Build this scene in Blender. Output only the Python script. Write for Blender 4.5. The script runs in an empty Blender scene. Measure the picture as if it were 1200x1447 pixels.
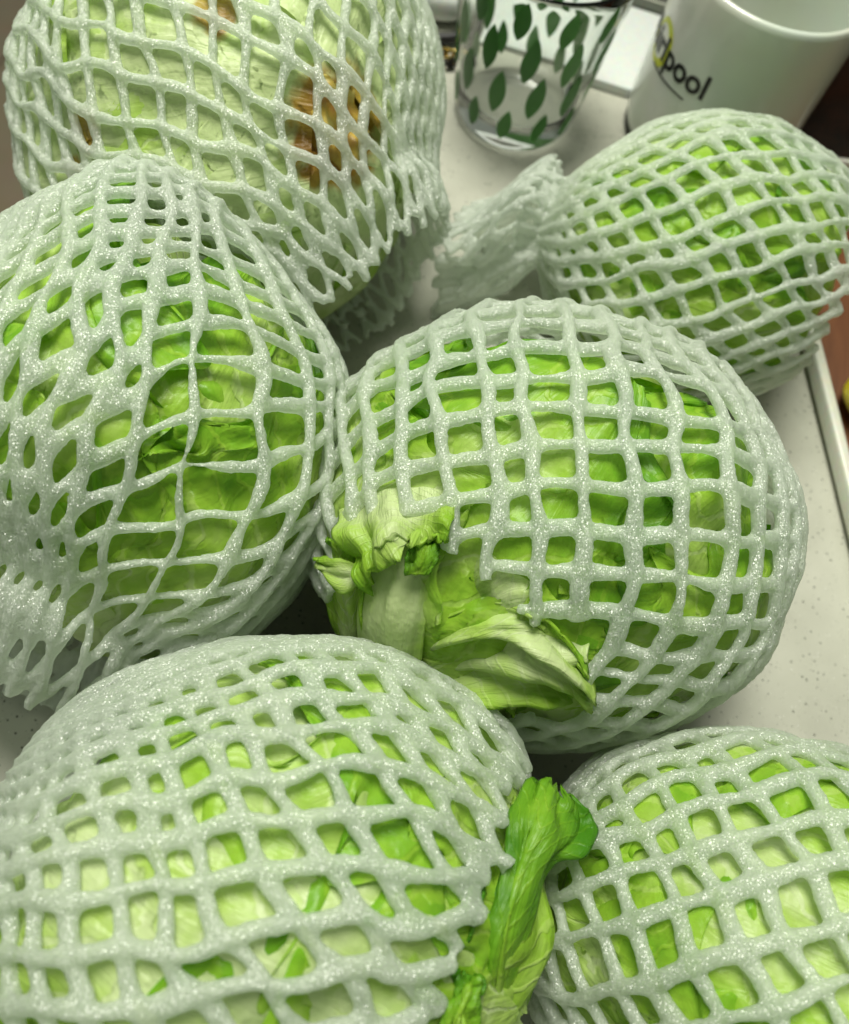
import bpy, math
import numpy as np
from mathutils import Matrix, Vector

# ------------------------------------------------------------------ camera
scene = bpy.context.scene
CAM_H, FPX, PITCH, ROLL = .32, 1165., math.radians(64.5), math.radians(17.5)
fw = np.array([0, math.cos(PITCH), -math.sin(PITCH)])
_r0 = np.array([1., 0, 0]); _u0 = np.array([0, math.sin(PITCH), math.cos(PITCH)])
cr = math.cos(ROLL) * _r0 + math.sin(ROLL) * _u0
cu = -math.sin(ROLL) * _r0 + math.cos(ROLL) * _u0
CAM = np.array([0, 0, CAM_H])
cam_data = bpy.data.cameras.new('camera')
cam = bpy.data.objects.new('camera', cam_data)
scene.collection.objects.link(cam)
cam.matrix_world = Matrix(((cr[0], cu[0], -fw[0], 0), (cr[1], cu[1], -fw[1], 0), (cr[2], cu[2], -fw[2], CAM_H), (0, 0, 0, 1)))
cam_data.sensor_fit = 'HORIZONTAL'; cam_data.sensor_width = 36
cam_data.lens = 36 * FPX / 1200
cam_data.clip_start = .01; cam_data.clip_end = 50
cam_data.dof.use_dof = True
cam_data.dof.focus_distance = .235
cam_data.dof.aperture_fstop = 13
scene.camera = cam

# ------------------------------------------------------------------ light
world = bpy.data.worlds.new('World'); scene.world = world
world.use_nodes = True
world.node_tree.nodes['Background'].inputs[0].default_value = (.76, .85, .71, 1)
world.node_tree.nodes['Background'].inputs[1].default_value = .19

def area(name, loc, target, size, power, color):
    l = bpy.data.lights.new(name, 'AREA'); l.shape = 'DISK'; l.size = size; l.energy = power; l.color = color
    o = bpy.data.objects.new(name, l); scene.collection.objects.link(o); o.location = loc
    o.rotation_euler = (Vector(target) - Vector(loc)).to_track_quat('-Z', 'Y').to_euler()
    return o
area('ceiling_lamp', (-.24, .50, 1.30), (0, .15, 0), .62, 24, (1, .98, .87))
scene.view_settings.view_transform = 'Standard'
scene.view_settings.look = 'None'
scene.view_settings.exposure = 0
scene.view_settings.gamma = 1
scene.cycles.use_denoising = True
scene.cycles.max_bounces = 6
scene.cycles.diffuse_bounces = 3
scene.cycles.glossy_bounces = 3
scene.cycles.transmission_bounces = 6
scene.cycles.transparent_max_bounces = 4
scene.cycles.sample_clamp_indirect = 3
scene.cycles.use_adaptive_sampling = True
scene.cycles.adaptive_threshold = .03
scene.cycles.caustics_reflective = False
scene.render.use_persistent_data = False

# ------------------------------------------------------------------ helpers
COL = scene.collection
rng = np.random.default_rng(7)
KR = np.stack([cr, -cu, fw])
def ray(px, py):
    return KR.T @ np.array([(px - 600) / FPX, (py - 723.5) / FPX, 1.])
def at(px, py, z=0.):
    d = ray(px, py); return CAM + d * ((z - CAM_H) / d[2])
def unit(v):
    v = np.asarray(v, float); return v / np.linalg.norm(v)

class Noise:
    def __init__(self, scale, seed, n=14, spread=.5):
        g = np.random.default_rng(seed)
        k = g.normal(size=(n, 3)); k /= np.linalg.norm(k, axis=1)[:, None]
        self.k = k * (2 * np.pi / scale) * g.uniform(1 - spread, 1 + spread, (n, 1)); self.p = g.uniform(0, 6.28, n)
        self.a = math.sqrt(2. / n)
    def __call__(self, P):
        return np.sin(P @ self.k.T + self.p).sum(-1) * self.a

def mesh_from(name, V, F, smooth=True):
    me = bpy.data.meshes.new(name)
    me.from_pydata(np.asarray(V, float).tolist(), [], [tuple(map(int, f)) for f in F])
    me.validate(); me.update()
    if smooth: me.shade_smooth()
    return me
def obj(name, me, mat=None, parent=None):
    o = bpy.data.objects.new(name, me); COL.objects.link(o)
    if mat is not None and me is not None:
        me.materials.clear(); me.materials.append(mat)
    if parent is not None: o.parent = parent
    return o
def empty(name, loc):
    o = bpy.data.objects.new(name, None); COL.objects.link(o); o.location = loc; o.empty_display_size = .02
    bpy.context.view_layer.update()
    return o
def put(o, parent):           # parent while keeping world placement
    o.parent = parent
    o.matrix_parent_inverse = Matrix.Translation(-Vector(world_loc(parent)))
    return o
def world_loc(o):
    return o.location if o.parent is None else Vector(o.location) + Vector((0, 0, 0))
def tag(o, label=None, cat=None, group=None, kind=None):
    for k, v in (('label', label), ('category', cat), ('group', group), ('kind', kind)):
        if v: o[k] = v
    return o
def set_attr(me, name, vals):
    a = me.attributes.new(name, 'FLOAT', 'POINT'); a.data.foreach_set('value', np.asarray(vals, np.float32))
def grid_faces(nu, nv, wrap=False):
    F = []
    for i in range(nu if wrap else nu - 1):
        i2 = (i + 1) % nu
        for j in range(nv - 1):
            F.append((i * nv + j, i2 * nv + j, i2 * nv + j + 1, i * nv + j + 1))
    return F
def bake(o, name):
    dg = bpy.context.evaluated_depsgraph_get()
    me = bpy.data.meshes.new_from_object(o.evaluated_get(dg)); me.name = name
    old = o.data; o.modifiers.clear(); o.data = me
    bpy.data.meshes.remove(old)
    return o

# ------------------------------------------------------------------ materials
def new_mat(name):
    m = bpy.data.materials.new(name); m.use_nodes = True
    nt = m.node_tree; nt.nodes.clear()
    out = nt.nodes.new('ShaderNodeOutputMaterial')
    def N(t, **kw):
        n = nt.nodes.new('ShaderNode' + t)
        for k, v in kw.items():
            if k.startswith('i_'):
                key = k[2:]
                n.inputs[int(key) if key.isdigit() else key.replace('_', ' ')].default_value = v
            else: setattr(n, k, v)
        return n
    return m, N, nt.links.new, out
def ramp(n, stops):
    e = n.color_ramp.elements
    while len(e) > 1: e.remove(e[-1])
    e[0].position, e[0].color = stops[0][0], (*stops[0][1], 1)
    for p, c in stops[1:]:
        x = e.new(p); x.color = (*c, 1)
    return n
def simple(name, color, rough=.5, metal=0., coat=0., spec=.5, bump=0., bscale=300.):
    m, N, L, out = new_mat(name)
    p = N('BsdfPrincipled'); L(p.outputs[0], out.inputs[0])
    tc = N('TexCoord'); nz = N('TexNoise', i_Scale=bscale, i_Detail=4.); L(tc.outputs['Object'], nz.inputs['Vector'])
    mx = N('MixRGB', blend_type='MULTIPLY', i_Fac=.25); mx.inputs[1].default_value = (*color, 1)
    L(nz.outputs['Color'], mx.inputs[2])
    hs = N('HueSaturation', i_Saturation=1., i_Value=1.12); L(mx.outputs[0], hs.inputs['Color'])
    L(hs.outputs[0], p.inputs['Base Color'])
    p.inputs['Roughness'].default_value = rough; p.inputs['Metallic'].default_value = metal
    p.inputs['Coat Weight'].default_value = coat; p.inputs['Specular IOR Level'].default_value = spec
    if bump:
        b = N('Bump', i_Strength=bump, i_Distance=.0005); L(nz.outputs['Fac'], b.inputs['Height']); L(b.outputs[0], p.inputs['Normal'])
    return m

def foam_material():
    m, N, L, out = new_mat('expanded_foam')
    tc = N('TexCoord'); g = N('NewGeometry')
    # bubble facets: every cell of a fine Voronoi tilts the glossy skin its own way
    v = N('TexVoronoi', i_Scale=3300.); L(tc.outputs['Object'], v.inputs['Vector'])
    sub = N('VectorMath', operation='SUBTRACT'); L(v.outputs['Color'], sub.inputs[0]); sub.inputs[1].default_value = (.5, .5, .5)
    sc = N('VectorMath', operation='SCALE', i_Scale=1.25); L(sub.outputs[0], sc.inputs[0])
    ad = N('VectorMath', operation='ADD'); L(sc.outputs[0], ad.inputs[0]); L(g.outputs['Normal'], ad.inputs[1])
    nn = N('VectorMath', operation='NORMALIZE'); L(ad.outputs[0], nn.inputs[0])
    sc2 = N('VectorMath', operation='SCALE', i_Scale=.55); L(sub.outputs[0], sc2.inputs[0])
    ad2 = N('VectorMath', operation='ADD'); L(sc2.outputs[0], ad2.inputs[0]); L(g.outputs['Normal'], ad2.inputs[1])
    n2 = N('VectorMath', operation='NORMALIZE'); L(ad2.outputs[0], n2.inputs[0])
    col = ramp(N('ValToRGB'), [(.1, (.70, .81, .68)), (.8, (.92, .97, .90))]); L(v.outputs['Color'], col.inputs[0])
    dif = N('BsdfDiffuse'); L(col.outputs[0], dif.inputs['Color']); L(n2.outputs[0], dif.inputs['Normal'])
    tr = N('BsdfTranslucent'); tr.inputs['Color'].default_value = (.91, .96, .89, 1)
    mx0 = N('MixShader', i_Fac=.58); L(dif.outputs[0], mx0.inputs[1]); L(tr.outputs[0], mx0.inputs[2])
    tp = N('BsdfTransparent'); tp.inputs[0].default_value = (.96, 1., .93, 1)
    mx = N('MixShader', i_Fac=.34); L(mx0.outputs[0], mx.inputs[1]); L(tp.outputs[0], mx.inputs[2])
    gl = N('BsdfGlossy', i_Roughness=.42); gl.inputs['Color'].default_value = (1, 1, 1, 1); L(nn.outputs[0], gl.inputs['Normal'])
    mg = N('MixShader', i_Fac=.115); L(mx.outputs[0], mg.inputs[1]); L(gl.outputs[0], mg.inputs[2])
    L(mg.outputs[0], out.inputs[0])
    return m

def leaf_material(name, shift=0., veins=1., stria=1.):
    m, N, L, out = new_mat(name)
    def mad(x, k, add):
        n = N('Math', operation='MULTIPLY_ADD'); L(x, n.inputs[0]); n.inputs[1].default_value = k
        if isinstance(add, float): n.inputs[2].default_value = add
        else: L(add, n.inputs[2])
        return n.outputs[0]
    tc = N('TexCoord')
    rib, along, tint, st = [N('Attribute', attribute_name=k).outputs['Fac'] for k in ('rib', 'along', 'tint', 'stain')]
    n1 = N('TexNoise', i_Scale=48., i_Detail=3., i_Roughness=.55); L(tc.outputs['Object'], n1.inputs['Vector'])
    n2 = N('TexNoise', i_Scale=520., i_Detail=3.); L(tc.outputs['Object'], n2.inputs['Vector'])
    n3 = N('TexNoise', i_Scale=150., i_Detail=2.); L(tc.outputs['Object'], n3.inputs['Vector'])
    # fine striations that run with the leaf and side veins that leave the rib
    q = mad(rib, -.45, along); q = mad(n1.outputs['Fac'], .16, q)
    cx = N('CombineXYZ'); L(mad(rib, 26., mad(n1.outputs['Fac'], 3., 0.)), cx.inputs[0]); L(mad(along, 3.5, 0.), cx.inputs[1]); L(tint, cx.inputs[2])
    str_ = N('TexNoise', i_Scale=1., i_Detail=3.); L(cx.outputs[0], str_.inputs['Vector'])
    sn = N('Math', operation='SINE'); L(mad(q, 62., mad(n3.outputs['Fac'], 5., 0.)), sn.inputs[0])
    vein = N('MapRange', i_1=.70, i_2=1., i_4=veins, interpolation_type='SMOOTHSTEP'); L(sn.outputs[0], vein.inputs[0])
    # colour: pale by the rib, greener to the rim
    a = mad(rib, .40, tint); a = mad(n1.outputs['Fac'], .95, a); a = mad(along, .26, a); a = mad(str_.outputs['Fac'], .22 * stria, a)
    a = mad(n3.outputs['Fac'], .18, a); a = mad(vein.outputs[0], -.13, a); a = mad(a, 1., shift - .72)
    rp = ramp(N('ValToRGB'), [(.02, (.66, .78, .40)), (.22, (.50, .70, .16)), (.42, (.36, .61, .05)), (.64, (.21, .47, .024)), (.95, (.075, .27, .010))])
    L(a, rp.inputs[0])
    sth = N('MapRange', i_1=.45, i_2=.60); L(mad(n3.outputs['Fac'], .45, mad(st, 1., -.2)), sth.inputs[0])
    srp = ramp(N('ValToRGB'), [(.42, (.50, .38, .06)), (.66, (.32, .17, .025))]); L(n1.outputs['Fac'], srp.inputs[0])
    cm = N('MixRGB'); L(sth.outputs[0], cm.inputs[0]); L(rp.outputs[0], cm.inputs[1]); L(srp.outputs[0], cm.inputs[2])
    h = mad(str_.outputs['Fac'], .9 * stria, n3.outputs['Fac']); h = mad(vein.outputs[0], .16, h); h = mad(n2.outputs['Fac'], .16, h)
    bp = N('Bump', i_Strength=.85, i_Distance=.0013); L(h, bp.inputs['Height'])
    p = N('BsdfPrincipled', i_Roughness=.38); p.inputs['Specular IOR Level'].default_value = .4
    L(cm.outputs[0], p.inputs['Base Color']); L(bp.outputs[0], p.inputs['Normal'])
    tr = N('BsdfTranslucent'); L(bp.outputs[0], tr.inputs['Normal'])
    sat = N('HueSaturation', i_Saturation=1.12, i_Value=1.15); L(cm.outputs[0], sat.inputs['Color']); L(sat.outputs[0], tr.inputs['Color'])
    mx = N('MixShader', i_Fac=.34); L(p.outputs[0], mx.inputs[1]); L(tr.outputs[0], mx.inputs[2])
    L(mx.outputs[0], out.inputs[0])
    return m

def counter_material():
    m, N, L, out = new_mat('speckled_stone')
    tc = N('TexCoord'); p = N('BsdfPrincipled', i_Roughness=.28); L(p.outputs[0], out.inputs[0])
    n0 = N('TexNoise', i_Scale=30., i_Detail=5.); L(tc.outputs['Object'], n0.inputs['Vector'])
    base = ramp(N('ValToRGB'), [(.3, (.45, .455, .38)), (.7, (.55, .555, .47))]); L(n0.outputs['Fac'], base.inputs[0])
    cur = base.outputs[0]
    for scale, lo, hi, colr, thr in ((430., .07, .27, (.06, .065, .05), .74), (210., .03, .15, (.10, .10, .08), .74), (820., .05, .25, (.24, .25, .20), .70), (640., .08, .16, (.80, .80, .76), .8)):
        v = N('TexVoronoi', i_Scale=scale); L(tc.outputs['Object'], v.inputs['Vector'])
        nz = N('TexNoise', i_Scale=scale * 2.2); L(tc.outputs['Object'], nz.inputs['Vector'])
        dd = N('Math', operation='MULTIPLY_ADD'); L(nz.outputs['Fac'], dd.inputs[0]); dd.inputs[1].default_value = .35; L(v.outputs['Distance'], dd.inputs[2])
        near = N('MapRange', i_1=lo + .17, i_2=hi + .17, i_3=1., i_4=0.); L(dd.outputs[0], near.inputs[0])
        sx = N('SeparateXYZ'); L(v.outputs['Color'], sx.inputs[0])
        pick = N('Math', operation='GREATER_THAN'); L(sx.outputs[0], pick.inputs[0]); pick.inputs[1].default_value = thr
        f = N('Math', operation='MULTIPLY'); L(near.outputs[0], f.inputs[0]); L(pick.outputs[0], f.inputs[1])
        mx = N('MixRGB'); L(f.outputs[0], mx.inputs[0]); L(cur, mx.inputs[1]); mx.inputs[2].default_value = (*colr, 1)
        cur = mx.outputs[0]
    L(cur, p.inputs['Base Color'])
    r = N('MapRange', i_3=.22, i_4=.36); L(n0.outputs['Fac'], r.inputs[0]); L(r.outputs[0], p.inputs['Roughness'])
    return m

def wood_material(name, c1, c2):
    m, N, L, out = new_mat(name)
    tc = N('TexCoord'); mp = N('Mapping'); mp.inputs['Scale'].default_value = (60, 9, 60); L(tc.outputs['Object'], mp.inputs[0])
    nz = N('TexNoise', i_Scale=1.6, i_Detail=6., i_Distortion=1.2); L(mp.outputs[0], nz.inputs['Vector'])
    rp = ramp(N('ValToRGB'), [(.3, c1), (.7, c2)]); L(nz.outputs['Fac'], rp.inputs[0])
    p = N('BsdfPrincipled', i_Roughness=.42); L(rp.outputs[0], p.inputs['Base Color']); L(p.outputs[0], out.inputs[0])
    return m
def glass_material(name, color=(1, 1, 1)):
    m, N, L, out = new_mat(name)
    p = N('BsdfPrincipled', i_Roughness=.01, i_IOR=1.48); p.inputs['Transmission Weight'].default_value = 1
    tc = N('TexCoord'); nz = N('TexNoise', i_Scale=25.); L(tc.outputs['Object'], nz.inputs['Vector'])
    rp = ramp(N('ValToRGB'), [(.2, tuple(.985 * c for c in color)), (.8, color)]); L(nz.outputs['Fac'], rp.inputs[0])
    L(rp.outputs[0], p.inputs['Base Color']); L(p.outputs[0], out.inputs[0])
    return m

FOAM = foam_material()
LEAF = leaf_material('lettuce_leaf', .03, 1., .55)
LEAF_PALE = leaf_material('lettuce_inner_leaf', -.10, .5, .6)
LEAF_RIB = leaf_material('lettuce_rib', -.14, 0., .25)
LEAF_DARK = leaf_material('lettuce_dark_leaf', .24, .6, .45)

# ------------------------------------------------------------------ counter and floor
def box_mesh(name, x0, x1, y0, y1, z0, z1, bev=0., seg=3):
    import bmesh
    bm = bmesh.new(); bmesh.ops.create_cube(bm, size=1)
    for v in bm.verts:
        v.co = Vector(((x0 + x1) / 2 + v.co.x * (x1 - x0), (y0 + y1) / 2 + v.co.y * (y1 - y0), (z0 + z1) / 2 + v.co.z * (z1 - z0)))
    if bev: bmesh.ops.bevel(bm, geom=bm.edges[:], offset=bev, segments=seg, affect='EDGES', profile=.5)
    me = bpy.data.meshes.new(name); bm.to_mesh(me); bm.free(); me.shade_smooth()
    if bev:
        try: me.set_sharp_from_angle(angle=math.radians(40))
        except Exception: pass
    return me

CX0 = -.205      # left edge of the counter
counter = obj('counter', box_mesh('counter', CX0, 1.2, -.7, 1.1, -.03, 0, .004), counter_material()); tag(counter, kind='structure')
TILE = simple('beige_tile', (.36, .29, .20), .35, bscale=18.)
GROUT = simple('tile_grout', (.13, .10, .07), .8)
floor = obj('floor', box_mesh('floor', -3.5, 1.4, -1.5, 4.5, -.93, -.906), GROUT); tag(floor, kind='structure')
tile_me = box_mesh('tile', -.298, .298, -.298, .298, 0, .008, .0015, 1); tile_me.materials.append(TILE)
for i in range(-5, 0):
    for j in range(0, 7):
        t = obj('tile', tile_me, None, floor); t.location = (-.17 + i * .6, -.02 + j * .6, -.905)

R_ = math.radians
# ------------------------------------------------------------------ heads of lettuce in foam sleeves
class Head:
    def __init__(s, c, radii, az, axis_az, axis_pitch, seed, pole=None):
        A, B, Z = radii; s.Z = Z
        ca, sa = math.cos(az), math.sin(az); R = np.array([[ca, -sa, 0], [sa, ca, 0], [0, 0, 1]])
        s.M = R @ np.diag([A, B, Z]) @ R.T; s.Mi = np.linalg.inv(s.M)
        s.c = np.array([c[0], c[1], Z * .95]); s.seed = seed
        a, p = math.radians(axis_az), math.radians(axis_pitch)
        s.w = np.array([math.cos(a) * math.cos(p), math.sin(a) * math.cos(p), math.sin(p)])
        s.frame(s.w)
        s.e1, s.e2 = s.frame(s.w)
        s.pole = s.w if pole is None else unit(pole)
        s.lump = Noise(1.3, seed * 11 + 1); s.lump2 = Noise(.55, seed * 11 + 2)
        s.jit = Noise(.5, seed * 11 + 3); s.jit2 = Noise(.5, seed * 11 + 4)
        s.bumps = []
        s.crease = Noise(.50, seed * 11 + 5); s.size = (A + B + Z) / 3
    def frame(s, w):
        up = np.array([0, 0, 1.]) if abs(w[2]) < .9 else np.array([1., 0, 0])
        e2 = unit(up - w * (up @ w)); e1 = np.cross(e2, w)
        return e1, e2
    def pos(s, D, scale=1., zf=.0035):
        r = 1 + .022 * s.lump(D) + .010 * s.lump2(D)
        for (bd, ang, amp) in s.bumps:
            r = r + amp * np.exp(-(np.arccos(np.clip(D @ bd / (np.linalg.norm(D, axis=1) + 1e-9), -1, 1)) / math.radians(ang)) ** 2)
        P = s.c + (D * (r * scale)[:, None]) @ s.M.T
        z = P[:, 2] - zf
        P[:, 2] = zf + .5 * (z + np.sqrt(z * z + .006 ** 2))
        return P
    def hit(s, px, py):
        d = s.Mi @ ray(px, py); o = s.Mi @ (CAM - s.c)
        b = o @ d; a = d @ d; q = b * b - a * (o @ o - 1)
        t = (-b - math.sqrt(max(q, 0))) / a
        return unit(o + d * t)

def tube(P, Nn, hw, ht, k=8):
    T = np.gradient(P, axis=0); T /= np.linalg.norm(T, axis=1)[:, None] + 1e-12
    B = np.cross(T, Nn); B /= np.linalg.norm(B, axis=1)[:, None] + 1e-12
    N2 = np.cross(B, T)
    th = np.linspace(0, 2 * np.pi, k, endpoint=False)
    n = len(P)
    V = (P[:, None] + B[:, None] * (np.cos(th)[None, :, None] * hw[:, None, None]) + N2[:, None] * (np.sin(th)[None, :, None] * ht[:, None, None])).reshape(-1, 3)
    F = []
    for i in range(n - 1):
        for j in range(k):
            j2 = (j + 1) % k
            F.append((i * k + j, i * k + j2, (i + 1) * k + j2, (i + 1) * k + j))
    F.append(tuple(range(k))[::-1]); F.append(tuple((n - 1) * k + j for j in range(k)))
    return V, F

def foam_net(h, n_around, ell, psi0, psi1, hw=.0030, ht=.0021, openings=(), twist=0., uwarp=(0., 0., 0.), tail=None, parent=None, voxel=.0009, thin=None, ellf=None, jit=.007, lift=1.0, phase=0., ruff=1., wmin=.55, warp=None):
    """psi runs from the mouth (0) to the far end (pi); tail = list of (extra_length, radius_factor, drop)"""
    # meridian profile in units of the unit sphere: x along the axis, r across
    ps = np.linspace(psi0, psi1, 200)
    X = np.cos(ps); R = np.sin(ps); off = np.zeros((200, 3)); tw = np.zeros(200)
    if tail:
        q = np.linspace(0, 1, 80)[::-1][:-1]
        k = np.linspace(0, 1, len(tail) + 1)
        col = lambda first, vals: np.interp(q, k, np.concatenate([[first], vals]))
        X = np.concatenate([col(X[0], X[0] + np.array([t[0] for t in tail])), X])
        R = np.concatenate([col(R[0], [t[1] for t in tail]), R])
        off = np.concatenate([np.stack([col(0, [t[2][a] for t in tail]) for a in range(3)], 1), off])
        tw = np.concatenate([np.minimum(1, q * 2), tw])
        ker = np.ones(21) / 21
        sm = lambda z: np.convolve(np.pad(z, 10, 'edge'), ker, 'valid')
        X, R = sm(X), sm(R); off = np.stack([sm(off[:, a]) for a in range(3)], 1)
    S = np.concatenate([[0], np.cumsum(np.hypot(np.diff(X), np.diff(R)))]) * h.size
    L = ell if ellf is None else ell * ellf(np.degrees(np.arctan2(R, X)))
    PH = np.concatenate([[0], np.cumsum(np.diff(S) / (L if np.isscalar(L) else .5 * (L[1:] + L[:-1])))])
    smid = S[-1] / 2
    total = PH[-1]
    def surf(u, ph):
        s_ = np.interp(ph, PH, S)
        x = np.interp(ph, PH, X); r = np.interp(ph, PH, R); t_ = np.interp(ph, PH, tw)
        dz = np.stack([np.interp(ph, PH, off[:, a]) for a in range(3)], 1)
        u2 = u + uwarp[0] * np.sin(u - math.radians(uwarp[1])) + uwarp[2] * np.sin(2 * (u - math.radians(uwarp[1])))
        if warp is not None: u2 = warp(u2)
        D = x[:, None] * h.w + r[:, None] * (np.cos(u2)[:, None] * h.e1 + np.sin(u2)[:, None] * h.e2)
        r = r * (1 + ruff * t_ * (.5 * np.sin(3 * u + 1 + 4 * t_) + .35 * np.sin(5 * u + 2.2)))
        x = x + ruff * .12 * t_ * np.sin(2 * u + 5 * t_)
        j1 = h.jit(D * 1.3); j2 = h.jit2(D * 1.3)
        u2 = u2 + jit * 3 * j1 * np.minimum(1, r * 2); x = x + jit * j2 * r
        D = x[:, None] * h.w + r[:, None] * (np.cos(u2)[:, None] * h.e1 + np.sin(u2)[:, None] * h.e2)
        P = h.pos(D); P = P + dz
        P[:, 2] = np.maximum(P[:, 2], .0032)
        return P, D, r
    nseg = int(total * 2)
    sub = 8
    V, F, base = [], [], 0
    wn = Noise(.02, h.seed * 5 + 77); stub = np.random.default_rng(h.seed + 60)
    for fam in (1, -1):
        for i in range(n_around):
            ph = np.linspace(0, nseg / 2., nseg * sub + 1)
            u = 2 * np.pi * (i + fam * ph + phase) / n_around + twist * ph
            P, D, r = surf(u, ph)
            P1, _, _ = surf(u + 1e-3, ph); P2, _, _ = surf(u, np.minimum(ph + 1e-3, total + 1))
            P0, _, _ = surf(u, np.maximum(ph - 1e-3, 0))
            nn = np.cross(P1 - P, P2 - P0)
            ln = np.linalg.norm(nn, axis=1)[:, None]
            rad = P - h.c
            nn = np.where(ln > 1e-14, nn / (ln + 1e-20), rad / np.linalg.norm(rad, axis=1)[:, None])
            nn *= np.sign((nn * rad).sum(1))[:, None]
            P = P + nn * (ht * (.85 + (.38 if fam > 0 else -.22)) * lift)
            keep = np.ones(nseg, bool)
            if openings:
                Du = D / np.linalg.norm(D, axis=1)[:, None]
                for (od, ang) in openings:
                    ins = Du @ od > math.cos(math.radians(ang))
                    for k in range(nseg):
                        if ins[k * sub] or ins[(k + 1) * sub]: keep[k] = False
            wmod = 1 + .16 * wn(P)
            wmod *= np.clip(wmin + .6 * r, wmin, 1.)
            if thin is not None:
                Du = D / np.linalg.norm(D, axis=1)[:, None]
                for (td, ang, f) in thin:
                    k = np.clip((Du @ td - math.cos(math.radians(ang))) / (1 - math.cos(math.radians(ang))), 0, 1)
                    wmod *= 1 + (f - 1) * np.sqrt(k)
            k = 0
            while k < nseg:
                if not keep[k]: k += 1; continue
                k2 = k
                while k2 < nseg and keep[k2]: k2 += 1
                a0 = k * sub - (int(stub.integers(1, 5)) if k > 0 else -int(stub.integers(0, 4)))
                a1 = k2 * sub + 1 + (int(stub.integers(1, 5)) if k2 < nseg else 0)
                sl = slice(max(a0, 0), a1)
                v, f = tube(P[sl], nn[sl], hw * wmod[sl], ht * (.5 + .5 * wmod[sl]))
                V.append(v); F += [tuple(a + base for a in q) for q in f]; base += len(v)
                k = k2
    me = mesh_from('foam_net', np.concatenate(V), F)
    o = obj('foam_net', me, FOAM)
    r_ = o.modifiers.new('r', 'REMESH'); r_.mode = 'VOXEL'; r_.voxel_size = voxel; r_.use_smooth_shade = True
    s_ = o.modifiers.new('s', 'SMOOTH'); s_.factor = .5; s_.iterations = 2
    d_ = o.modifiers.new('d', 'DISPLACE'); d_.texture = FOAM_TEX; d_.strength = .0007; d_.mid_level = .5; d_.texture_coords = 'GLOBAL'
    bake(o, 'foam_net')
    o.data.materials.clear(); o.data.materials.append(FOAM); o.data.shade_smooth()
    return o
FOAM_TEX = bpy.data.textures.new('foam_lumps', 'CLOUDS'); FOAM_TEX.noise_scale = .0036; FOAM_TEX.noise_depth = 1

def wrap_leaf(h, alpha, layer, seed, width=1.05, tmax=2.35, t0=.12, tint=0., mat=None, stains=(), rot=0., nu=64, nv=80):
    """one leaf of the head, hugging it from the stem pole over the crown"""
    w = h.pole; e1, e2 = h.frame(w)
    a = np.linspace(-1, 1, nu); b = np.linspace(0, 1, nv)
    Aa, Bb = [x.ravel() for x in np.meshgrid(a, b, indexing='ij')]
    n1, n2, n3 = Noise(1.1, seed), Noise(.42, seed + 1), Noise(.16, seed + 2)
    Q = np.stack([Aa * 1.2, Bb * 2.0, np.full_like(Aa, seed * .37)], 1)
    prof = np.sin(np.clip(Bb * .80 + .16, 0, 1) * np.pi) ** .55      # outline of the leaf
    edge = np.abs(Aa) ** 3
    half = width * prof * (1 + .10 * n2(Q) * np.abs(Aa))
    theta = t0 + (tmax - t0) * Bb * (1 - .10 * edge + .03 * n2(Q + 4) * edge)
    # rib along meridian alpha, lateral offset as a rotation about the pole-perpendicular
    m = np.cos(alpha + rot * Bb)[:, None] * e1 + np.sin(alpha + rot * Bb)[:, None] * e2
    side = np.cross(w[None, :], m)
    lat = Aa * half
    D = np.cos(lat)[:, None] * (np.cos(theta)[:, None] * w + np.sin(theta)[:, None] * m) + np.sin(lat)[:, None] * side
    aa = np.abs(Aa)
    fold = np.sin((Bb * 13 + aa * 7) + 1.6 * n1(Q)) * (.25 + .75 * aa) * .016
    wr = .45 * fold + .016 * h.crease(D) + .005 * n2(Q * 1.7) + .006 * n3(Q) * (.2 + aa) + .022 * edge * (.2 + n2(Q * 1.3 + 9)) - .012 * np.exp(-(Aa / .12) ** 2) * (1 - Bb)
    rr = .988 - .013 * layer + wr
    P = h.pos(D, np.minimum(rr, 1.004), .002)
    me = mesh_from('leaf', P, grid_faces(nu, nv))
    set_attr(me, 'rib', aa); set_attr(me, 'along', Bb); set_attr(me, 'tint', np.full(len(P), tint))
    st = np.zeros(len(P))
    for (d, ang) in stains:
        st = np.maximum(st, 1 - np.arccos(np.clip(D @ d, -1, 1)) / math.radians(ang * 2))
    set_attr(me, 'stain', np.clip(st, 0, 1))
    return obj('leaf', me, mat or LEAF)

def core_mesh(h, parent, stains=()):
    nu, nv = 72, 40
    u = np.linspace(0, 2 * np.pi, nu, endpoint=False); v = np.linspace(.02, np.pi - .02, nv)
    U, Vv = [x.ravel() for x in np.meshgrid(u, v, indexing='ij')]
    D = np.stack([np.sin(Vv) * np.cos(U), np.sin(Vv) * np.sin(U), np.cos(Vv)], 1)
    n1 = Noise(.5, h.seed + 40)
    P = h.pos(D, .80 + .02 * n1(D), .004)
    me = mesh_from('heart', P, grid_faces(nu, nv, True))
    set_attr(me, 'rib', .4 + .3 * n1(D + 3)); set_attr(me, 'along', Vv / np.pi); set_attr(me, 'tint', np.full(len(P), .12)); set_attr(me, 'stain', np.zeros(len(P)))
    return put(obj('heart', me, LEAF), parent)

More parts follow.
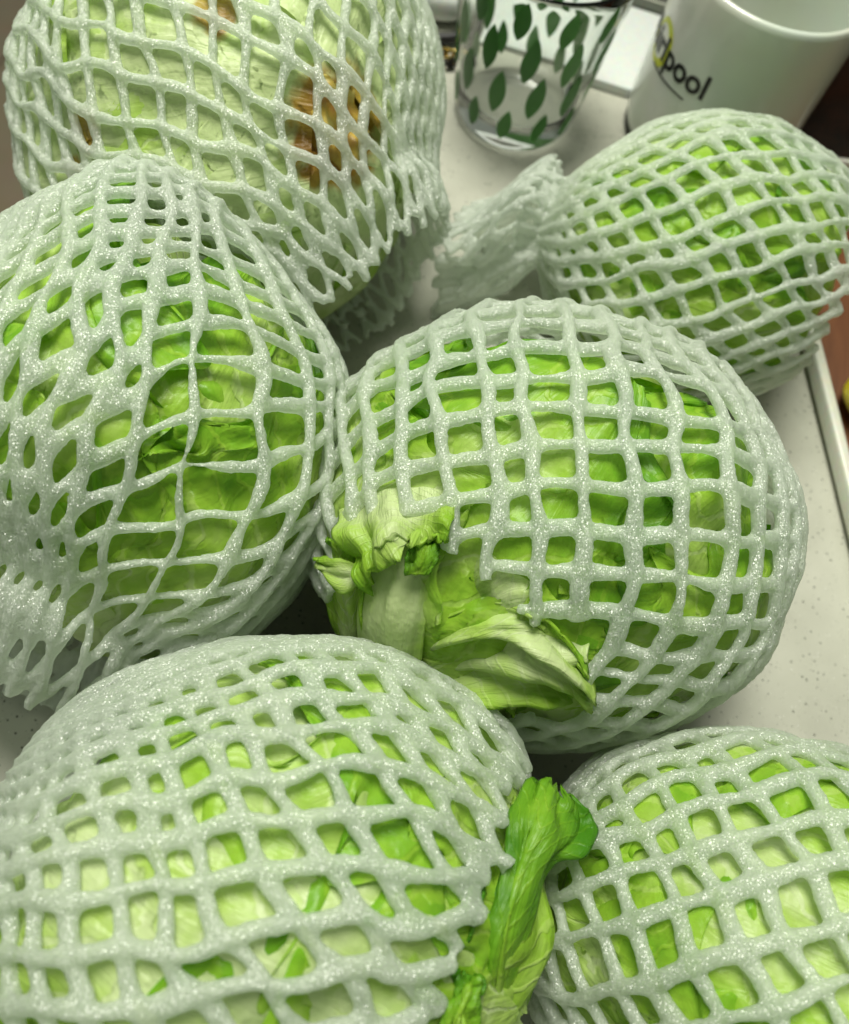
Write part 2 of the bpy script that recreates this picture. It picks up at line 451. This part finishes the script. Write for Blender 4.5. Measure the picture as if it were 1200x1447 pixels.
def lettuce(h, label, leaves, seed, stains=(), dt=0.):
    root = empty('lettuce', (h.c[0], h.c[1], 0))
    tag(root, label, 'lettuce', 'lettuces in foam sleeves on the counter')
    core_mesh(h, root)
    g = np.random.default_rng(seed)
    for k in range(leaves):
        al = k * 2.399963 + g.uniform(-.25, .25)
        lf = wrap_leaf(h, al, (leaves - 1 - k) * .62, seed * 100 + k * 7, width=g.uniform(.80, 1.1), tmax=g.uniform(1.9, 2.6),
                       tint=dt + g.uniform(-.22, .15), stains=stains, rot=g.uniform(-.3, .3))
        put(lf, root)
    return root

HC = Head((.0405, .1300), (.0815, .0690, .0695), 3.0566, 243, -6, 1)
HBL = Head((-.0078, -.003), (.0755, .0691, .0672), .2155, -10, 2, 2)
HBR = Head((.1423, .0160), (.0788, .0610, .0655), 2.8276, 166, -28, 3)
HL = Head((-.1015, .120), (.0790, .0670, .0705), -.9837, -92, -4, 4)
HT = Head((-.1195, .2660), (.0980, .0800, .0765), R_(-80), -32, -10, 5)
HR = Head((.0850, .2870), (.0715, .0595, .0540), .4469, 176, -4, 6)
HL.bumps = [(HL.hit(190, 285), 15, .085), (HL.hit(435, 480), 17, .04), (HL.hit(320, 380), 9, -.035)]
HT.pole = HT.hit(480, 175)
stT = [(HT.hit(480, 180), 13), (HT.hit(302, 15), 5), (HT.hit(112, 190), 5), (HT.hit(95, 250), 4)]
stR = [(HR.hit(1195, 480), 6)]

lc = lettuce(HC, 'iceberg lettuce with its torn sleeve mouth showing a pale stem and ruffled leaves', 10, 11, dt=.13)
lbl = lettuce(HBL, 'lettuce with dark green loose leaves spilling from the cut sleeve end', 10, 12, dt=.05)
lbr = lettuce(HBR, 'lettuce in even square foam mesh beside the dark loose leaves', 10, 13, dt=.07)
ll = lettuce(HL, 'lettuce with stretched wide slots in its sleeve, resting against the brown-spotted lettuce', 10, 14, dt=.06)
lt = lettuce(HT, 'pale lettuce with brown rotten spots under its foam sleeve', 10, 15, stT, -.06)
lr = lettuce(HR, 'lettuce in front of the white mug, its sleeve gathered into a crumpled tail', 10, 16, stR, .13)

def steps(*pts):
    xs, ys = zip(*pts)
    return lambda deg: np.interp(deg, xs, ys)
put(foam_net(HC, 28, .0172, R_(20), R_(150), hw=.0022, ht=.0020, openings=[(HC.hit(588, 890), 22), (HC.hit(715, 950), 17)]), lc)
put(foam_net(HBL, 37, .0170, R_(53), R_(171), hw=.0020, ht=.0020, tail=[(.04, .78, (0, 0, .001))], ruff=.05, ellf=steps((20, 1.8), (65, 1.6), (90, 1.05), (110, .8), (180, .8))), lbl)
put(foam_net(HBR, 25, .0152, R_(16), R_(150), hw=.0020, ht=.0019), lbr)
def slot(u0, peak, width):
    """widen the cells round the angle u0 (degrees): a slot where the mesh is pulled apart"""
    g = np.linspace(0, 2 * np.pi, 2000); d = (g - math.radians(u0) + np.pi) % (2 * np.pi) - np.pi
    dens = 1 + peak * np.exp(-(d / math.radians(width)) ** 2)
    cum = np.concatenate([[0], np.cumsum(.5 * (dens[1:] + dens[:-1]) * np.diff(g))]); cum *= 2 * np.pi / cum[-1]
    return lambda u: np.interp(u % (2 * np.pi), g, cum) + 2 * np.pi * np.floor(u / (2 * np.pi))
put(foam_net(HL, 46, .0245, R_(32), R_(160), hw=.0019, ht=.0018, warp=slot(40, 1.7, 8), twist=-.5 * 2 * math.pi / 46, ellf=steps((20, 1.1), (88, 1.), (106, .5), (180, .35)), thin=[(HL.hit(265, 560), 14, .62), (HL.hit(245, 700), 14, .6), (HL.hit(235, 830), 14, .55)],
             tail=[(.08, .52, (-.002, 0, -.004)), (.26, .47, (-.006, .002, -.016)), (.44, .42, (-.012, .004, -.026))], ruff=.18), ll)
put(foam_net(HT, 40, .0215, R_(38), R_(150), hw=.0018, ht=.0017, tail=[(.12, .58, (0, 0, -.004)), (.27, .53, (0, 0, -.008))], ruff=.10), lt)
put(foam_net(HR, 27, .0180, R_(17), R_(150), hw=.0020, ht=.0017, tail=[(.02, .30, (0, 0, -.004)), (.18, .54, (.0, .004, -.008)), (.40, .38, (.002, -.004, -.026)), (.68, .44, (.0, -.012, -.036))], ruff=.32, wmin=.85), lr)

# ------------------------------------------------------------------ loose leaves at the open sleeve ends
def catmull(C, n):
    C = np.asarray(C, float); m = len(C)
    E_ = np.concatenate([[2 * C[0] - C[1]], C, [2 * C[-1] - C[-2]]])
    t = np.linspace(0, m - 1, n); i = np.minimum(t.astype(int), m - 2); f = (t - i).reshape((-1,) + (1,) * (C.ndim - 1))
    p0, p1, p2, p3 = E_[i], E_[i + 1], E_[i + 2], E_[i + 3]
    return .5 * (2 * p1 + (p2 - p0) * f + (2 * p0 - 5 * p1 + 4 * p2 - p3) * f ** 2 + (3 * p1 - p0 - 3 * p2 + p3) * f ** 3)
def sheet(rows, parent, mat, seed, tint=0., ruffle=.0015, wrinkle=.0012, rough=.5, nu=60, nv=44, thick=.0009, sub='leaf', ribpos=.5, ribw=1., fold=(0., 0.), fine=1.):
    """leaf laid through a net of points: rows run from the stem end to the tip, columns across"""
    G = np.array([[at(*p) for p in r] for r in rows])
    G = catmull(G, nu); G = np.swapaxes(catmull(np.swapaxes(G, 0, 1), nv), 0, 1)
    b, a = np.meshgrid(np.linspace(0, 1, nu), np.linspace(0, 1, nv), indexing='ij')
    du = np.gradient(G, axis=0); dv = np.gradient(G, axis=1); nn = np.cross(du, dv); nn /= np.linalg.norm(nn, axis=2)[..., None] + 1e-12
    n1, n2 = Noise(.38, seed), Noise(.24, seed + 1)
    Q = np.stack([a * 1.3, b * .55, np.full_like(a, seed * .7)], -1)
    edge = np.maximum(np.abs(2 * a - 1) ** 4, b ** 5)
    d = wrinkle * n1(Q) * np.minimum(1, b * 3 + .1) + ruffle * edge * np.clip(b * 1.6 - .35, 0, 1) * n2(Q * np.array([1, 2.2, 1])) + .0004 * fine * n2(Q * 1.5)
    d = d + fold[0] * np.sin(a * fold[1] + 1.5 * n1(Q * .7) + b * 2) * np.minimum(1, b * 2.5)
    G = G + nn * d[..., None]
    jag = Noise(.22, seed + 5)
    G = G + (du / (np.linalg.norm(du, axis=2)[..., None] + 1e-12)) * (.0013 * rough * jag(Q * 2) * b ** 6)[..., None]
    me = mesh_from(sub, G.reshape(-1, 3), grid_faces(nu, nv))
    set_attr(me, 'rib', np.clip(np.abs(a - ribpos) * 2 * ribw, 0, 1).ravel()); set_attr(me, 'along', b.ravel())
    set_attr(me, 'tint', np.full(G.shape[0] * G.shape[1], tint)); set_attr(me, 'stain', np.zeros(G.shape[0] * G.shape[1]))
    o = obj(sub, me, mat)
    so = o.modifiers.new('s', 'SOLIDIFY'); so.thickness = thick; so.offset = 0
    bake(o, sub); o.data.shade_smooth()
    return put(o, parent)

# centre lettuce: broad pale rib with a frilled top, folded leaves fanning out beside it, a bent flap
sheet([[(515, 955, .056), (552, 975, .066), (592, 985, .064)], [(506, 880, .080), (552, 888, .094), (600, 892, .094)],
       [(512, 820, .092), (560, 822, .104), (616, 812, .108)], [(512, 770, .098), (562, 766, .109), (622, 762, .114)]],
      lc, LEAF_RIB, 301, -.02, .0003, .0003, .2, fine=.2, thick=.0016, sub='rib_leaf')
sheet([[(478, 722, .099), (530, 698, .108), (590, 690, .116), (648, 698, .121)], [(482, 756, .100), (535, 736, .110), (592, 724, .117), (646, 726, .122)],
       [(494, 790, .101), (538, 765, .112), (588, 745, .118), (640, 748, .122)], [(514, 836, .098), (550, 792, .112), (582, 762, .119), (630, 770, .121)]],
      lc, LEAF_PALE, 302, .06, .0016, .0016, 1.6, fold=(.0012, 15))
sheet([[(524, 945, .060), (508, 945, .054), (498, 925, .048)], [(516, 890, .080), (492, 890, .074), (470, 880, .062)], [(516, 830, .093), (486, 825, .088), (460, 812, .076)],
       [(512, 775, .099), (484, 765, .097), (462, 760, .088)]], lc, LEAF, 303, .04, .001, .0010, .4, fold=(.0008, 10))
sheet([[(583, 990, .046), (592, 940, .062), (604, 885, .080)], [(650, 1005, .056), (645, 930, .082), (630, 830, .100)],
       [(720, 1005, .066), (715, 925, .094), (652, 778, .113)], [(775, 990, .078), (770, 905, .104), (720, 752, .119)],
       [(835, 990, .086), (830, 915, .106), (800, 840, .116)]], lc, LEAF_PALE, 311, -.06, .002, .0018, .6, fold=(.0022, 13))
sheet([[(590, 978, .060), (592, 940, .072), (596, 900, .084)], [(640, 992, .074), (645, 922, .092), (640, 866, .102)],
       [(700, 992, .084), (712, 914, .102), (712, 852, .111)], [(760, 988, .089), (772, 930, .107), (774, 878, .114)],
       [(815, 990, .084), (836, 968, .096), (828, 936, .105)]], lc, LEAF_PALE, 321, .02, .0025, .0022, .6, fold=(.0036, 12))
sheet([[(600, 990, .064), (600, 968, .074)], [(650, 1002, .072), (655, 965, .084)], [(700, 1000, .080), (705, 968, .090)], [(725, 996, .080), (735, 978, .088)]], lc, LEAF_PALE, 325, -.06, .002, .0010, .4, nu=36, nv=24, fine=.4)
sheet([[(508, 800, .099), (506, 828, .096)], [(480, 790, .099), (480, 838, .094)], [(443, 789, .095), (452, 800, .092)]], lc, LEAF_PALE, 331, -.02, .0004, .0004, .1, thick=.001, nu=24, nv=20, fine=.2)
sheet([[(572, 812, .112), (606, 812, .114)], [(574, 790, .115), (618, 792, .117)], [(584, 758, .115), (622, 766, .117)]], lc, LEAF_DARK, 341, .16, .0005, .0006, .15, nu=24, nv=20, fine=.3)  # dark green leaf bit whose colour also stands in for the deep fold's shade
# near lettuce: long folded leaves and one deep green lobe bent over the edge
sheet([[(600, 1500, .100), (660, 1500, .100), (728, 1480, .080)], [(610, 1400, .108), (675, 1395, .109), (746, 1400, .082)],
       [(640, 1300, .108), (700, 1300, .109), (772, 1305, .084)], [(675, 1210, .100), (720, 1200, .104), (776, 1225, .088)],
       [(690, 1150, .092), (728, 1132, .098), (768, 1150, .092)]], lbl, LEAF, 401, .20, .002, .0020, 1., fold=(.0014, 19))
sheet([[(660, 1440, .096), (700, 1445, .097), (738, 1432, .076)], [(672, 1355, .106), (712, 1355, .110), (756, 1345, .092)], [(692, 1285, .109), (728, 1283, .113), (768, 1270, .096)],
       [(710, 1215, .109), (746, 1205, .112), (784, 1220, .102)], [(720, 1165, .107), (764, 1160, .110), (824, 1204, .101)],
       [(732, 1132, .103), (778, 1126, .105), (838, 1172, .098)], [(750, 1120, .100), (782, 1116, .101), (816, 1138, .098)]], lbl, LEAF_DARK, 411, .27, .0012, .0010, 1.3, fold=(.0007, 8), fine=.8)
sheet([[(618, 1335, .112), (650, 1348, .112)], [(638, 1300, .114), (672, 1308, .116)], [(652, 1262, .114), (684, 1264, .116)], [(664, 1246, .110), (684, 1244, .110)]], lbl, LEAF_DARK, 421, .30, .0014, .0010, .6, nu=40, nv=30, fold=(.0008, 12))
sheet([[(610, 1470, .113), (640, 1480, .114), (672, 1470, .111)], [(628, 1430, .114), (652, 1428, .116), (676, 1420, .113)], [(655, 1385, .113), (668, 1380, .114), (684, 1378, .112)]], lbl, LEAF_DARK, 431, .20, .0010, .0008, .6, nu=40, nv=30, fold=(.0006, 10))
# browned stem stump of the spotted lettuce
def stump(h, d, rad, parent):
    e1, e2 = h.frame(d); n, k = 16, 36; V = []; nz = Noise(.6, 91)
    base = h.pos(d[None], .93)[0]; nrm = unit(h.Mi @ h.Mi @ (h.M @ d))
    t1 = unit(h.M @ e1 - nrm * (nrm @ (h.M @ e1))); t2 = np.cross(nrm, t1)
    for i in range(n):
        q = i / (n - 1)
        for j in range(k):
            a = 2 * math.pi * j / k; w_ = rad * (q ** .8) * (1 + .10 * nz(np.array([[math.cos(a), math.sin(a), .3]]))[0])
            hgt = .0045 * (1 - q ** 5) - .0020 * math.exp(-(q / .35) ** 2) + .0006 * nz(np.array([[w_ * 90 * math.cos(a), w_ * 90 * math.sin(a), 2.]]))[0] - .004 * q ** 8
            V.append(base + t1 * w_ * math.cos(a) * .82 + t2 * w_ * math.sin(a) * 1.15 + nrm * hgt)
    F = [(i * k + j, i * k + (j + 1) % k, (i + 1) * k + (j + 1) % k, (i + 1) * k + j) for i in range(n - 1) for j in range(k)]
    m, N, L, out = new_mat('browned_stem')
    tc = N('TexCoord'); nz_ = N('TexNoise', i_Scale=130., i_Detail=4.); L(tc.outputs['Object'], nz_.inputs['Vector'])
    rp = ramp(N('ValToRGB'), [(.34, (.30, .15, .025)), (.52, (.48, .33, .05)), (.68, (.56, .50, .16))]); L(nz_.outputs['Fac'], rp.inputs[0])
    p = N('BsdfPrincipled', i_Roughness=.4); L(rp.outputs[0], p.inputs['Base Color']); L(p.outputs[0], out.inputs[0])
    return put(obj('stem', mesh_from('stem', V, F), m), parent)
stump(HT, HT.pole, .0150, lt)

# ------------------------------------------------------------------ tumbler
def lathe(name, prof, seg=72):
    prof = np.array(prof, float); n = len(prof)
    a = np.linspace(0, 2 * np.pi, seg, endpoint=False)
    V = np.stack([prof[None, :, 0] * np.cos(a)[:, None], prof[None, :, 0] * np.sin(a)[:, None], np.broadcast_to(prof[None, :, 1], (seg, n))], -1).reshape(-1, 3)
    F = grid_faces(seg, n, True)
    import bmesh
    me = mesh_from(name, V, F); bm = bmesh.new(); bm.from_mesh(me)
    bmesh.ops.remove_doubles(bm, verts=bm.verts[:], dist=.0002)
    bmesh.ops.recalc_face_normals(bm, faces=bm.faces[:]); bm.to_mesh(me); bm.free(); me.shade_smooth()
    return me
tum = empty('tumbler', (-.021, .405, 0)); tag(tum, 'clear glass tumbler printed with rows of green leaves', 'glass')
GR0, GR1, GH = .0325, .0440, .094
def g_r(z): return GR0 + (GR1 - GR0) * (z / GH) ** .9
outer = [(0.0001, .0012), (.024, .0012), (.0275, .0004), (.0300, .0012), (.0318, .004)] + [(g_r(z), z) for z in np.linspace(.008, GH - .0012, 14)]
inner = [(g_r(z) - .0022, z) for z in np.linspace(GH - .0012, .017, 12)] + [(.0270, .0135), (.020, .0122), (.0001, .0118)]
obj('body', lathe('tumbler_body', outer + [(g_r(GH) - .0003, GH - .0003), (g_r(GH) - .0008, GH), (g_r(GH) - .0014, GH), (g_r(GH) - .0019, GH - .0003)] + inner), glass_material('clear_glass', (.97, 1., .97)), tum)
def print_material(name, c):
    m, N, L, out = new_mat(name)
    tc = N('TexCoord'); nz = N('TexNoise', i_Scale=160., i_Detail=3.); L(tc.outputs['Object'], nz.inputs['Vector'])
    rp = ramp(N('ValToRGB'), [(.3, tuple(.8 * x for x in c)), (.7, c)]); L(nz.outputs['Fac'], rp.inputs[0])
    p = N('BsdfPrincipled', i_Roughness=.3); L(rp.outputs[0], p.inputs['Base Color'])
    t = N('BsdfTranslucent'); t.inputs[0].default_value = tuple(min(1, 2.4 * x) for x in c) + (1,)
    mx = N('MixShader', i_Fac=.45); L(p.outputs[0], mx.inputs[1]); L(t.outputs[0], mx.inputs[2]); L(mx.outputs[0], out.inputs[0])
    return m
PRINT = print_material('green_print', (.040, .135, .026))
PRINT_L = print_material('light_green_print', (.055, .165, .036))
def printed_leaf(ang, z, lw, lh, mat):
    n, m = 11, 5
    V = []
    for i in range(n):
        t = i / (n - 1); wd = lw * math.sin(math.pi * t) ** .8 * (1.12 - .24 * t) + 1e-5
        for j in range(m):
            s_ = j / (m - 1) - .5
            zz = z + (t - .5) * lh; r = g_r(zz) + .00018
            a = ang + (s_ * wd + .0016 * (t - .5)) / r
            V.append((r * math.cos(a), r * math.sin(a), zz))
    return obj('printed_leaf', mesh_from('printed_leaf', V, grid_faces(n, m)), mat, tum)
rows = [(.0205, .0074, .0200), (.0400, .0088, .0265), (.0610, .0088, .0260), (.0800, .0082, .0200)]
for ri, (z, lw, lh) in enumerate(rows):
    nl = 12
    for k in range(nl):
        printed_leaf((k + .5 * (ri % 2) + .12 * ri) * 2 * math.pi / nl, z + .0008 * math.sin(k * 2.1 + ri), lw, lh, PRINT if (k + ri) % 3 else PRINT_L)

# ------------------------------------------------------------------ mug
MX, MY, MR, MH = .086, .434, .0465, .097
mug = empty('mug', (MX, MY, 0)); tag(mug, 'white ceramic mug with black lettering and a yellow ring', 'mug')
CER = simple('white_glaze', (.66, .70, .62), .22, coat=.4, bscale=20.)
mp_ = [(.0001, .004), (MR * .80, .004), (MR * .90, .0035), (MR * .97, .006), (MR, .012)] + [(MR, z) for z in np.linspace(.02, MH - .004, 8)] + [(MR - .0003, MH - .0015), (MR - .0016, MH), (MR - .0032, MH - .0012), (MR - .0037, MH - .004)] + [(MR - .0038, z) for z in np.linspace(MH - .01, .016, 8)] + [(MR * .8, .009), (.0001, .008)]
obj('body', lathe('mug_body', mp_), CER, mug)
obj('base_ring', lathe('mug_base', [(.0001, .0002), (MR * .94, .0002), (MR * .965, .0015), (MR * .965, .0052), (MR * .90, .0056), (.0001, .0056)]), simple('matte_black', (.012, .012, .012), .6), mug)  # near-black ring at the very bottom of the mug
BLACK = simple('black_print', (.008, .008, .008), .4)
YEL = simple('yellow_print', (.55, .60, .02), .4)
def bend(me, ang0, z0, off):
    for v in me.vertices:
        r = MR + off; a = ang0 + v.co.x / r
        v.co = Vector((r * math.cos(a), r * math.sin(a), z0 + v.co.y))
    me.update()
def lettering(text, size, ang0, z0, name='lettering', off=.00025):
    cu_ = bpy.data.curves.new('t', 'FONT'); cu_.body = text; cu_.size = size; cu_.align_x = 'CENTER'; cu_.offset = .00045 if size > .01 else .0001; cu_.resolution_u = 6
    o = bpy.data.objects.new('t', cu_); COL.objects.link(o); bpy.context.view_layer.update()
    me = bpy.data.meshes.new_from_object(o.evaluated_get(bpy.context.evaluated_depsgraph_get()))
    bpy.data.objects.remove(o)
    bend(me, ang0, z0, off)
    return obj(name, me, BLACK, mug)
TA = math.radians(207)
lettering('Whirlpool', .0170, TA, .0520)
nr = 60; V = []
for k in range(nr):
    t = 2 * math.pi * k / nr
    for q in (1, .70 - .12 * math.cos(t)):
        V.append((-.0035 + .0105 * q * math.cos(t), .0060 + .0115 * q * math.sin(t), 0))
ring_me = mesh_from('ring_print', V, [(2 * k, 2 * ((k + 1) % nr), 2 * ((k + 1) % nr) + 1, 2 * k + 1) for k in range(nr)])
bend(ring_me, TA, .0515, .00015); obj('ring_print', ring_me, YEL, mug)
V = [(x, y, 0) for x in np.linspace(-.004, .026, 16) for y in (0., .0011)]
line_me = mesh_from('underline_print', V, grid_faces(16, 2)); bend(line_me, TA, .0460, .0002)
obj('underline_print', line_me, simple('grey_print', (.06, .06, .055), .4), mug)

# ------------------------------------------------------------------ things behind and beside
paper = obj('paper_sheet', box_mesh('paper_sheet', -.055, .10, .447, .522, .0005, .0060, .0008, 2), simple('white_card', (.64, .68, .65), .5))
tag(paper, 'flat white card lying between the tumbler and the black appliance', 'card')
hob = empty('cooktop', (.1, .66, 0)); tag(hob, 'black appliance with a steel front trim behind the tumbler', 'appliance')
put(obj('panel', box_mesh('panel', .028, .36, .531, .80, .0005, .014, .002), simple('black_enamel', (.012, .014, .011), .3)), hob)
put(obj('trim', box_mesh('trim', .028, .36, .523, .5305, .0005, .012, .001), simple('steel_trim', (.16, .17, .14), .4, .7)), hob)


def tube_obj(name, pts, rad, mat, parent, n=90, closed=False, k=10):
    P = catmull(np.array(pts), n)
    Nn = np.tile(np.array([[.13, .21, .97]]), (n, 1))
    V, F = tube(P, Nn, np.full(n, rad), np.full(n, rad), k)
    return put(obj(name, mesh_from(name, V, F), mat), parent)
# white pod with a black cable looped round its end
pod = empty('charger', (-.105, .468, 0)); tag(pod, 'rounded white plastic pod with a black cable looped round it', 'charger')
PODW = simple('white_plastic', (.78, .81, .78), .35)
def capsule(name, c, d, half, rw, rh, mat, parent, n=24):
    d = unit(d); sd = np.array([-d[1], d[0], 0]); V = []
    t = np.linspace(0, np.pi, 26); ph = np.linspace(0, 2 * np.pi, 28, endpoint=False)
    for a in t:
        x = math.copysign(abs(math.cos(a)) ** .7, math.cos(a)) * half; r = math.sin(a) ** .45 if 0 < a < np.pi else 0.
        for q in ph:
            V.append(np.array(c) + d * x + sd * (r * rw * math.copysign(abs(math.cos(q)) ** .7, math.cos(q))) + np.array([0, 0, r * rh * math.copysign(abs(math.sin(q)) ** .7, math.sin(q))]))
    F = []
    for i in range(25):
        for j in range(28): F.append((i * 28 + j, (i + 1) * 28 + j, (i + 1) * 28 + (j + 1) % 28, i * 28 + (j + 1) % 28))
    return put(obj(name, mesh_from(name, V, F), mat), parent)
capsule('shell', (-.110, .4660, .0120), (1, .10, 0), .046, .0165, .0115, PODW, pod)
tube_obj('seam', [(-.150, .4575, .0222), (-.125, .4610, .0237), (-.100, .4640, .0237), (-.082, .4655, .0232)], .0006, simple('grey_seam', (.30, .32, .30), .6), pod, n=30, k=6)
tube_obj('cable', [(-.150, .530, .004), (-.110, .515, .006), (-.080, .497, .012), (-.064, .478, .012), (-.060, .462, .007), (-.064, .448, .005), (-.080, .441, .004), (-.100, .440, .004)], .0030, simple('black_cable', (.006, .006, .006), .5), pod)
chain = empty('key_chain', (-.069, .432, 0)); tag(chain, 'short gold and black chain on the counter by the tumbler', 'chain')
GOLD = simple('gold_link', (.62, .47, .16), .22, 1.); DARKM = simple('dark_link', (.02, .019, .014), .35, .6)
def link(c, ang, tilt, mat, R1=.0046, R2=.0030, r=.0011):
    V = []; n, k = 20, 8
    Rm = Matrix.Rotation(ang, 3, 'Z') @ Matrix.Rotation(tilt, 3, 'X')
    for i in range(n):
        a = 2 * math.pi * i / n
        for j in range(k):
            b = 2 * math.pi * j / k
            p = Rm @ Vector(((R1 + r * math.cos(b)) * math.cos(a), (R2 + r * math.cos(b)) * math.sin(a), r * math.sin(b)))
            V.append((c[0] + p.x, c[1] + p.y, c[2] + p.z))
    F = [(i * k + j, ((i + 1) % n) * k + j, ((i + 1) % n) * k + (j + 1) % k, i * k + (j + 1) % k) for i in range(n) for j in range(k)]
    return put(obj('link', mesh_from('link', V, F), mat), chain)
for q in range(9):
    t = q / 8
    link((-.092 + .040 * t, .4285 + .004 * t + .0015 * math.sin(q * 2), .0042 + .0008 * (q % 2)), .2 + .5 * math.sin(q * 1.7), 0.25 if q % 2 else 1.2, GOLD if q % 3 != 1 else DARKM)
for q in range(6):
    t = q / 5
    link((-.088 + .036 * t, .4235 + .006 * t, .0036), .9 * q, .5 if q % 2 else 1.1, DARKM, .0050, .0036, .0014)

# dark wooden box behind the mug
wb = empty('wooden_box', (.25, .53, 0)); tag(wb, 'dark red brown wooden box behind the white mug', 'box')
WOOD = wood_material('dark_red_wood', (.018, .004, .002), (.055, .013, .006))
put(obj('case', box_mesh('case', .1385, .40, .452, .64, .0006, .150, .003), WOOD), wb)
put(obj('lid', box_mesh('lid', .1365, .403, .450, .643, .1505, .168, .004), WOOD), wb)

# white rimmed tray with fruit at the right
T0 = np.array([.1605, .288]); TD = unit(np.array([.285, -.958])); TN = np.array([-TD[1], TD[0]])
tray = empty('tray', (T0[0] + .1, T0[1], 0)); tag(tray, 'white rimmed tray with a brown bottom beside the lettuces', 'tray')
def tray_bar(name, s0, s1, n0, n1, z0, z1, mat, bev=.0015):
    me = box_mesh(name, s0, s1, n0, n1, z0, z1, bev)
    for v in me.vertices:
        p = T0 + TD * v.co.x + TN * v.co.y; v.co = Vector((p[0], p[1], v.co.z))
    me.flip_normals() if np.cross(TD, TN) < 0 else None
    return put(obj(name, me, mat), tray)
TRW = simple('white_enamel', (.70, .72, .62), .3)
TRD = simple('tray_foot_shade', (.010, .010, .007), .6)  # near-black, so the foot draws the shadow line under the rim
tray_bar('shade_foot', -.135, .165, .0030, .195, .0005, .0030, TRD)
tray_bar('bottom', -.138, .168, .0056, .192, .0032, .0045, wood_material('tray_wood', (.10, .035, .012), (.20, .08, .03)), .0008)
tray_bar('rim', -.142, .172, 0., .0055, .0032, .0125, TRW)
tray_bar('rim', -.142, .172, .1925, .198, .0032, .0125, TRW)
tray_bar('rim', -.142, -.1385, .0057, .1923, .0032, .0125, TRW)
tray_bar('rim', .1685, .172, .0057, .1923, .0032, .0125, TRW)
def fruit(name, c, d, half, rad, mat, label, tip=.25):
    d = unit(d); e1 = unit(np.cross(d, (0, 0, 1.))); e2 = np.cross(e1, d)
    V = []; n, k = 28, 28; nz = Noise(.9, len(name) * 3)
    for i in range(n):
        a = math.pi * i / (n - 1); x = -math.cos(a) * half; r = rad * math.sin(a)
        x += math.copysign(tip * half * max(0, abs(math.cos(a)) - .9) * 4, x)
        for j in range(k):
            b = 2 * math.pi * j / k; u_ = e1 * math.cos(b) + e2 * math.sin(b)
            V.append(np.array(c) + d * x + u_ * r * (1 + .03 * nz((d * x / half + u_)[None])[0]))
    F = [(i * k + j, i * k + (j + 1) % k, (i + 1) * k + (j + 1) % k, (i + 1) * k + j) for i in range(n - 1) for j in range(k)]
    o = empty(name, (c[0], c[1], c[2] - rad)); tag(o, label, 'fruit')
    put(obj('flesh', mesh_from('flesh', V, F), mat), o)
    e_ = np.array(c) + d * half * (1 + tip * .3)
    tube_obj('stalk', [e_ - d * .002, e_ + d * .001, e_ + d * .004 + e2 * .001], .0013, simple(name + '_stalk', (.10, .08, .02), .7), o, n=12, k=7)
    return o
def in_tray(a, b, z): return (*(T0 + TD * a + TN * b), z)
fruit('lemon', in_tray(.020, .0235, .0202), (.25, .97, 0), .0190, .0155, simple('yellow_peel', (.72, .58, .01), .3, bump=.4, bscale=500.), 'glossy yellow fruit in the white rimmed tray')
fruit('red_fruit', in_tray(.051, .0190, .0162), (-.5, .85, 0), .0125, .0115, simple('red_peel', (.42, .012, .012), .25), 'small shiny red fruit in the white rimmed tray', .05)
fruit('orange_fruit', in_tray(.082, .0240, .0192), (.3, .9, 0), .0160, .0145, simple('orange_brown_peel', (.36, .13, .02), .4), 'dull orange brown fruit in the white rimmed tray', .05)
bpy.context.view_layer.update()
